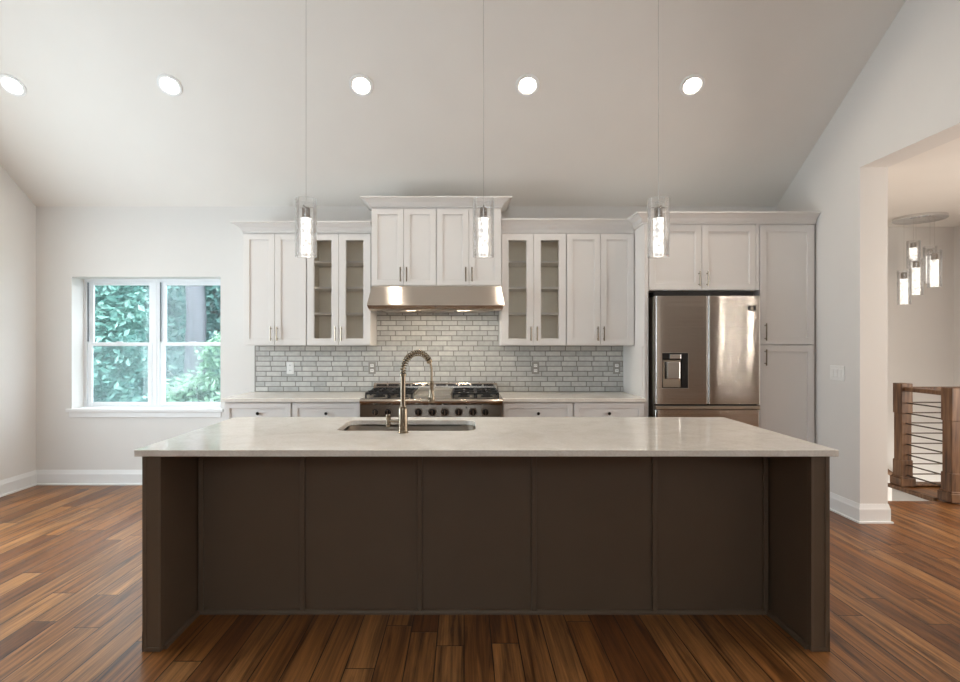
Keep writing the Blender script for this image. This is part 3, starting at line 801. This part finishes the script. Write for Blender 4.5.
# sink bowl
r = thing('kitchen_sink', 'stainless undermount sink set into the island countertop', 'sink', ((SX0 + SX1) / 2, (SY0 + SY1) / 2, .66))
b = bmesh.new()
rings = []
for (g_, z, rad) in ((.02, .884, .08), (-.004, .884, .07), (-.004, .876, .07), (-.012, .70, .07), (-.03, .68, .06)):
    rings.append([b.verts.new((x, y, z)) for x, y in rrect(SX0 - g_, SX1 + g_, SY0 - g_, SY1 + g_, rad)])
for A, B in zip(rings, rings[1:]):
    for k in range(len(A)): b.faces.new((A[k], A[(k + 1) % len(A)], B[(k + 1) % len(A)], B[k]))
b.faces.new(rings[-1])
bmesh.ops.solidify(b, geom=list(b.faces), thickness=-.0015)
m = MB(); m.smooth = True; m._merge(b)
obj('basin', m, M['basin'], r)
obj('drain', MB().lathe([(0, .002), (.03, .002), (.042, .006), (.045, .003), (.045, 0)], ((SX0 + SX1) / 2, 3.2, .6825), n=24), M['chrome'], r)
# faucet
fxp, fyp = -.323, 2.862
r = thing('spring_faucet', 'tall brushed nickel faucet with coiled spring neck beside the sink', 'faucet', (fxp, fyp, .914))
obj('base', MB().lathe([(0, 0), (.029, 0), (.029, .006), (.0245, .010), (.0235, .125), (.021, .135), (.016, .14), (0, .14)], (fxp, fyp, .9142), n=24), M['nickel'], r)
obj('riser', MB().lathe([(0, .1395), (.0135, .14), (.0135, .300), (.018, .301), (.018, .313), (.0135, .315), (0, .315)], (fxp, fyp, .9142), n=20), M['nickel'], r)
dirv = Vector((.143, .133, 0)); Rr = dirv.length / 2; dn = dirv.normalized()
z0 = 1.229; zc = 1.236
path = [Vector((fxp, fyp, z0))]
for k in range(0, 33):
    a = PI - (PI * 1.0) * k / 32
    path.append(Vector((fxp, fyp, zc)) + dn * (Rr + Rr * math.cos(a)) + Vector((0, 0, 1.03 * Rr * math.sin(a))))
end = path[-1]
obj('hose', MB().tube(path + [end + Vector((0, 0, -.07))], .0062, 10), M['nickel'], r)
# helical spring round the arch, ending before the spray arm
def frames(p):
    out = []; u = Vector((dn.y, -dn.x, 0)).normalized()
    for i in range(len(p)):
        t = (p[min(i + 1, len(p) - 1)] - p[max(0, i - 1)]).normalized()
        out.append((p[i], u, t.cross(u)))
    return out
fp_ = frames(path); cut = 27
hel = []; turns = 17; steps = turns * 10
for s in range(steps + 1):
    f = s / steps * (cut - 1); i = min(int(f), cut - 2); t = f - i
    c = fp_[i][0].lerp(fp_[i + 1][0], t); u = fp_[i][1]; v = fp_[i][2].lerp(fp_[i + 1][2], t).normalized()
    a = 2 * PI * turns * s / steps
    hel.append(c + (u * math.cos(a) + v * math.sin(a)) * .0145)
obj('spring', MB().tube(hel, .0036, 6), M['nickel'], r)
obj('spring_collar', MB().tube([fp_[cut - 1][0], fp_[cut][0], fp_[cut + 1][0]], .0165, 14), M['nickel'], r)
obj('spray_head', MB().lathe([(0, -.175), (.017, -.175), (.019, -.168), (.0175, -.145), (.012, -.13), (.012, -.085), (.014, -.08), (.014, -.06), (.009, -.055), (0, -.055)], tuple(end), n=20), M['nickel'], r)
arm = end + Vector((0, 0, -.075))
obj('holder_arm', MB().tube([(fxp, fyp, 1.225), (arm.x, arm.y, 1.19)], .0045, 8) if False else MB().tube([(end.x, end.y, end.z - .155), (end.x - .02, end.y - .03, end.z - .150)], .006, 8), M['nickel'], r)
obj('handle', MB().tube([(fxp - .02, fyp, .977), (fxp - .075, fyp, .977)], .0085, 12).lathe([(0, .035), (.012, .034), (.014, .015), (.010, 0), (.014, -.015), (.011, -.032), (0, -.034)], (fxp - .078, fyp, .977), n=14), M['nickel'], r)

# ------------------------------------------------------------------ island pendants
def pendant_parts(root, x, y, zb, zt, rg, rc, top, core_fr=.665):
    h = zt - zb
    zc1 = zb + h * core_fr
    gl = obj('glass_shade', MB().lathe([(rg, zb), (rg, zt), (rg - .004, zt), (rg - .004, zb), (rg, zb)], (x, y, 0), n=32), M['pglass'], root)
    obj('crystal_core', MB().lathe([(0, zb + .002), (rc * .9, zb + .002), (rc, zb + .006), (rc, zc1 - .004), (rc + .004, zc1), (0, zc1)], (x, y, 0), n=24), M['crystal'], gl)
    obj('socket_cap', MB().lathe([(0, zc1 + .0005), (rc * .82, zc1 + .0005), (rc * .82, zc1 + h * .17), (rc * .5, zc1 + h * .185), (.006, zc1 + h * .20), (0, zc1 + h * .20)], (x, y, 0), n=20), M['socket'], gl)
    obj('spider_bracket', MB().box(x - rg + .003, x + rg - .003, y - .003, y + .003, zc1 + h * .185, zc1 + h * .2).box(x - .003, x + .003, y - rg + .003, y + rg - .003, zc1 + h * .185, zc1 + h * .2), M['chrome'], gl)
    obj('cord', MB().tube([(x, y, zc1 + h * .19), (x, y, top)], .0013, 6), M['rod2'], gl)
plab = ['clear glass cylinder pendant over the island, in front of the left wall cabinets', 'clear glass cylinder pendant over the island, in front of the raised cabinet and hood',
        'clear glass cylinder pendant over the island, in front of the refrigerator cabinet']
px0 = (-.819, .101, 1.008)
r0 = thing('pendant_light', plab[0], 'pendant light', (px0[0], 2.8, 1.836), 'glass pendants over the island')
pendant_parts(r0, px0[0], 2.8, 1.836, 2.136, .055, .025, ZR - .02)
obj('ceiling_canopy', MB().lathe([(0, -.03), (.055, -.03), (.06, -.02), (.06, 0), (0, 0)], (px0[0], 2.8, ZR), n=28), M['chrome'], r0)
for i in (1, 2):
    c = copy_tree(r0, None, (px0[i], 2.8, 1.836)); c['label'] = plab[i]

# ------------------------------------------------------------------ stair hall
def newel(x, y, root):
    m = MB()
    m.box(x - .072, x + .072, y - .072, y + .072, 0.012, .09, .006).box(x - .064, x + .064, y - .064, y + .064, .09, .105, .006)
    m.box(x - .055, x + .055, y - .055, y + .055, .10, .26, .004).box(x - .048, x + .048, y - .048, y + .048, .25, .72, .004).box(x - .055, x + .055, y - .055, y + .055, .71, 1.0, .006)
    return obj('newel_post', m, M['wood'], root)
r = thing('stair_railing', 'dark wood stair railing with thin horizontal metal rods in the hall', 'railing', (4.27, 5.0, 0))
nx = 4.265
newel(nx, 5.25, r); newel(nx, 4.715, r)
obj('handrail', MB().box(nx - .03, nx + .03, 4.77, 5.195, .925, .965, .008), M['wood'], r)
obj('handrail', MB().box(nx + .055, XH - .002, 5.22, 5.28, .925, .965, .008), M['wood'], r)
for k in range(8):
    z = .116 + .0995 * k
    obj('rod', MB().tube([(nx, 4.76, z), (nx, 5.2, z)], .0065, 8), M['rod'], r)
    obj('rod', MB().tube([(nx + .05, 5.25, z), (XH - .002, 5.25, z)], .0065, 8), M['rod'], r)
obj('base_rail', MB().box(nx + .072, XH - .002, 5.20, 5.30, .0125, .03, .004), M['wood'], r)
sr = thing('stair_handrail', 'dark handrail descending the stairwell wall behind the far newel post', 'handrail', (4.95, YH, -.3))
obj('rail', MB().tube([(4.55, YH - .07, .16), (4.97, YH - .07, -.14), (5.7, YH - .07, -.66)], .027, 10), M['wood'], sr)
for x, z in ((4.75, .017), (5.45, -.482)):
    obj('bracket', MB().tube([(x, YH - .07, z - .03), (x, YH - .001, z - .08)], .008, 8), M['rod'], sr)
chx, chy = 4.92, 5.83
r = thing('cluster_pendant', 'cluster of glass cylinder lights hanging from a round plate in the hall', 'chandelier', (chx, chy, 1.85))
obj('ceiling_canopy', MB().lathe([(0, -.035), (.225, -.035), (.237, -.027), (.237, 0), (0, 0)], (chx, chy, ZH), n=48), M['chrome'], r)
k_ = 540 / chy
for px, yb, yt, dy in ((913.4, 268, 248, .12), (916, 295, 268, -.10), (904, 304.5, 279, .0), (930, 283, 256, .10), (934.5, 287, 260, -.06)):
    y = chy + dy; kk = 540 / y
    x = (px - 464) / kk
    zb = 1.39 + (343 - yb) / kk; zc = 1.39 + (343 - yt) / kk
    pendant_parts(r, x, y, zb, zb + (zc - zb) / .74, .062, .034, ZH - .034, .74)

# unseen globes added in the foyer to put streaks on the fridge doors
f0 = None
for lab, X, Y in (('small lit globe pendant in the foyer, nearest the hall opening', 3.9, 1.88), ('small lit globe pendant in the foyer, second from the hall opening', 3.9, 1.04),
                  ('small lit globe pendant in the foyer, third from the hall opening', 4.6, -.10), ('small lit globe pendant in the foyer, nearest the front wall', 5.2, -.98)):
    if f0 is None:
        f0 = c = thing('globe_pendant', lab, 'pendant light', (X, Y, 1.6), 'globe pendants in the foyer')
        obj('globe', MB().lathe([(.022 * math.sin(a * PI / 12), 1.622 - .022 * math.cos(a * PI / 12)) for a in range(13)], (X, Y, 0), n=20), M['spot'], c)
        obj('socket', MB().lathe([(0, 1.643), (.012, 1.643), (.012, 1.685), (0, 1.69)], (X, Y, 0), n=16), M['socket'], c)
        obj('cord', MB().tube([(X, Y, 1.685), (X, Y, ZH - .019)], .002, 6), M['rod2'], c)
        obj('ceiling_canopy', MB().lathe([(0, -.02), (.05, -.02), (.055, -.012), (.055, 0), (0, 0)], (X, Y, ZH), n=24), M['chrome'], c)
    else:
        c = copy_tree(f0, None, (X, Y, 1.6)); c['label'] = lab

# ------------------------------------------------------------------ outside the window
struct('ground', MB().prism([(-14, 5.6), (3, 5.6), (3, 20), (-18, 20)], 'z', -.5, -.4), M['ground'])
# wooded slope closing the view
b = bmesh.new()
nx_, nz_ = 30, 10; gv = {}
for i in range(nx_ + 1):
    for j in range(nz_ + 1):
        gv[i, j] = b.verts.new((-20 + 22 * i / nx_, 15.5 + .35 * j + random.uniform(-.3, .3), -.5 + j * .5 + random.uniform(-.15, .15)))
for i in range(nx_):
    for j in range(nz_): b.faces.new((gv[i, j], gv[i + 1, j], gv[i + 1, j + 1], gv[i, j + 1]))
m = MB(); m._merge(b); struct('hillside', m, M['ground'])

def leaves(cx, cy, cz, rx, ry, rz, n, size, clumps=26):
    vs, fs = [], []
    cl_ = []
    for _ in range(clumps):
        d = Vector((random.gauss(0, 1), random.gauss(0, 1), random.gauss(0, 1))).normalized() * random.uniform(.45, 1)
        cl_.append(Vector((cx + d.x * rx, cy + d.y * ry, cz + d.z * rz)))
    for _ in range(n):
        c = random.choice(cl_) + Vector((random.gauss(0, .22) * rx, random.gauss(0, .22) * ry, random.gauss(0, .16) * rz))
        if abs(c.x - cx) > rx * 1.1 or abs(c.y - cy) > ry or c.z < -.35: continue
        a = Vector((random.gauss(0, 1), random.gauss(0, 1), random.gauss(0, .6) - .3)).normalized()
        b_ = a.cross(Vector((random.gauss(0, .5), random.gauss(0, .5) - .3, 1))).normalized()
        s = size * random.uniform(.6, 1.3); nrm_ = a.cross(b_)
        k = len(vs)
        vs += [c, c + a * s * .45 + b_ * s * .26 + nrm_ * s * .06, c + a * s, c + a * s * .45 - b_ * s * .26 + nrm_ * s * .06]
        fs.append((k, k + 1, k + 2, k + 3))
    me = bpy.data.meshes.new('foliage'); me.from_pydata([tuple(v) for v in vs], [], fs)
    return me
def tree(name, label, cat, x, y, h, tr, m_leaf, m_bark, blobs, zb=-.4):
    r = thing(name, label, cat, (x, y, zb))
    pts = [(x + random.uniform(-.03, .03) * t, y, zb + h * t / 6) for t in range(7)]
    tk = MB().tube(pts, [tr * (1.15 - .07 * t) for t in range(7)], 14)
    for k in range(4):
        a = random.uniform(0, 2 * PI); z = zb + h * random.uniform(.4, .85)
        tk.tube([(x, y, z), (x + math.cos(a) * .5, y + math.sin(a) * .2, z + .5), (x + math.cos(a) * .9, y + math.sin(a) * .35, z + .8)], [tr * .4, tr * .25, tr * .08], 8)
    obj('trunk', tk, m_bark, r)
    me_all = bmesh.new()
    for bl in blobs:
        me = leaves(*bl); me_all.from_mesh(me); bpy.data.meshes.remove(me)
    m = MB(); m.bm.free(); m.bm = me_all
    obj('foliage', m, m_leaf, r)
tree('pale_trunk_tree', 'tree with a thick pale trunk outside the right-hand window pane', 'tree', -5.47, 10.95, 7, .185, M['leafC'], M['bark'],
     [(-4.5, 11.3, 2.7, .75, .5, .9, 2600, .17), (-6.5, 11.3, 2.5, .7, .5, .9, 2200, .17), (-4.4, 11.4, 1.2, .9, .5, .9, 1800, .16), (-6.5, 11.3, .9, .7, .5, .8, 1400, .16), (-5.4, 11.35, 3.4, 1.2, .4, .5, 900, .17)])
tree('leafy_tree', 'dense leafy tree filling the view of the left-hand window pane', 'tree', -7.0, 9.75, 5, .1, M['leafA'], M['bark2'],
     [(-6.75, 9.7, 2.2, 1.0, .45, .8, 5200, .17), (-6.75, 9.7, .9, 1.0, .45, .9, 4800, .15), (-6.75, 9.7, 3.3, 1.0, .45, .7, 2400, .17)])
tree('bright_shrub', 'bright yellow-green shrub at the foot of the pale trunk', 'shrub', -4.25, 8.75, 1.0, .03, M['leafB'], M['bark2'],
     [(-4.2, 8.75, .5, .75, .35, .42, 2400, .12), (-3.85, 8.75, 1.25, .4, .3, .4, 900, .11)])
tree('background_tree', 'deep green woodland tree behind the pale trunk', 'tree', -6.2, 13.4, 6, .15, M['leafC'], M['bark2'],
     [(-6.2, 13.3, 2.6, 1.75, .7, 1.8, 6000, .24), (-6.2, 13.3, .8, 1.75, .7, 1.0, 3500, .22)])
tree('background_tree', 'deep green woodland tree farther left behind the leafy tree', 'tree', -10.4, 13.4, 6, .15, M['leafC'], M['bark2'],
     [(-10.4, 13.3, 2.6, 1.9, .7, 1.8, 5200, .24), (-10.4, 13.3, .8, 1.9, .7, 1.0, 3000, .22)])
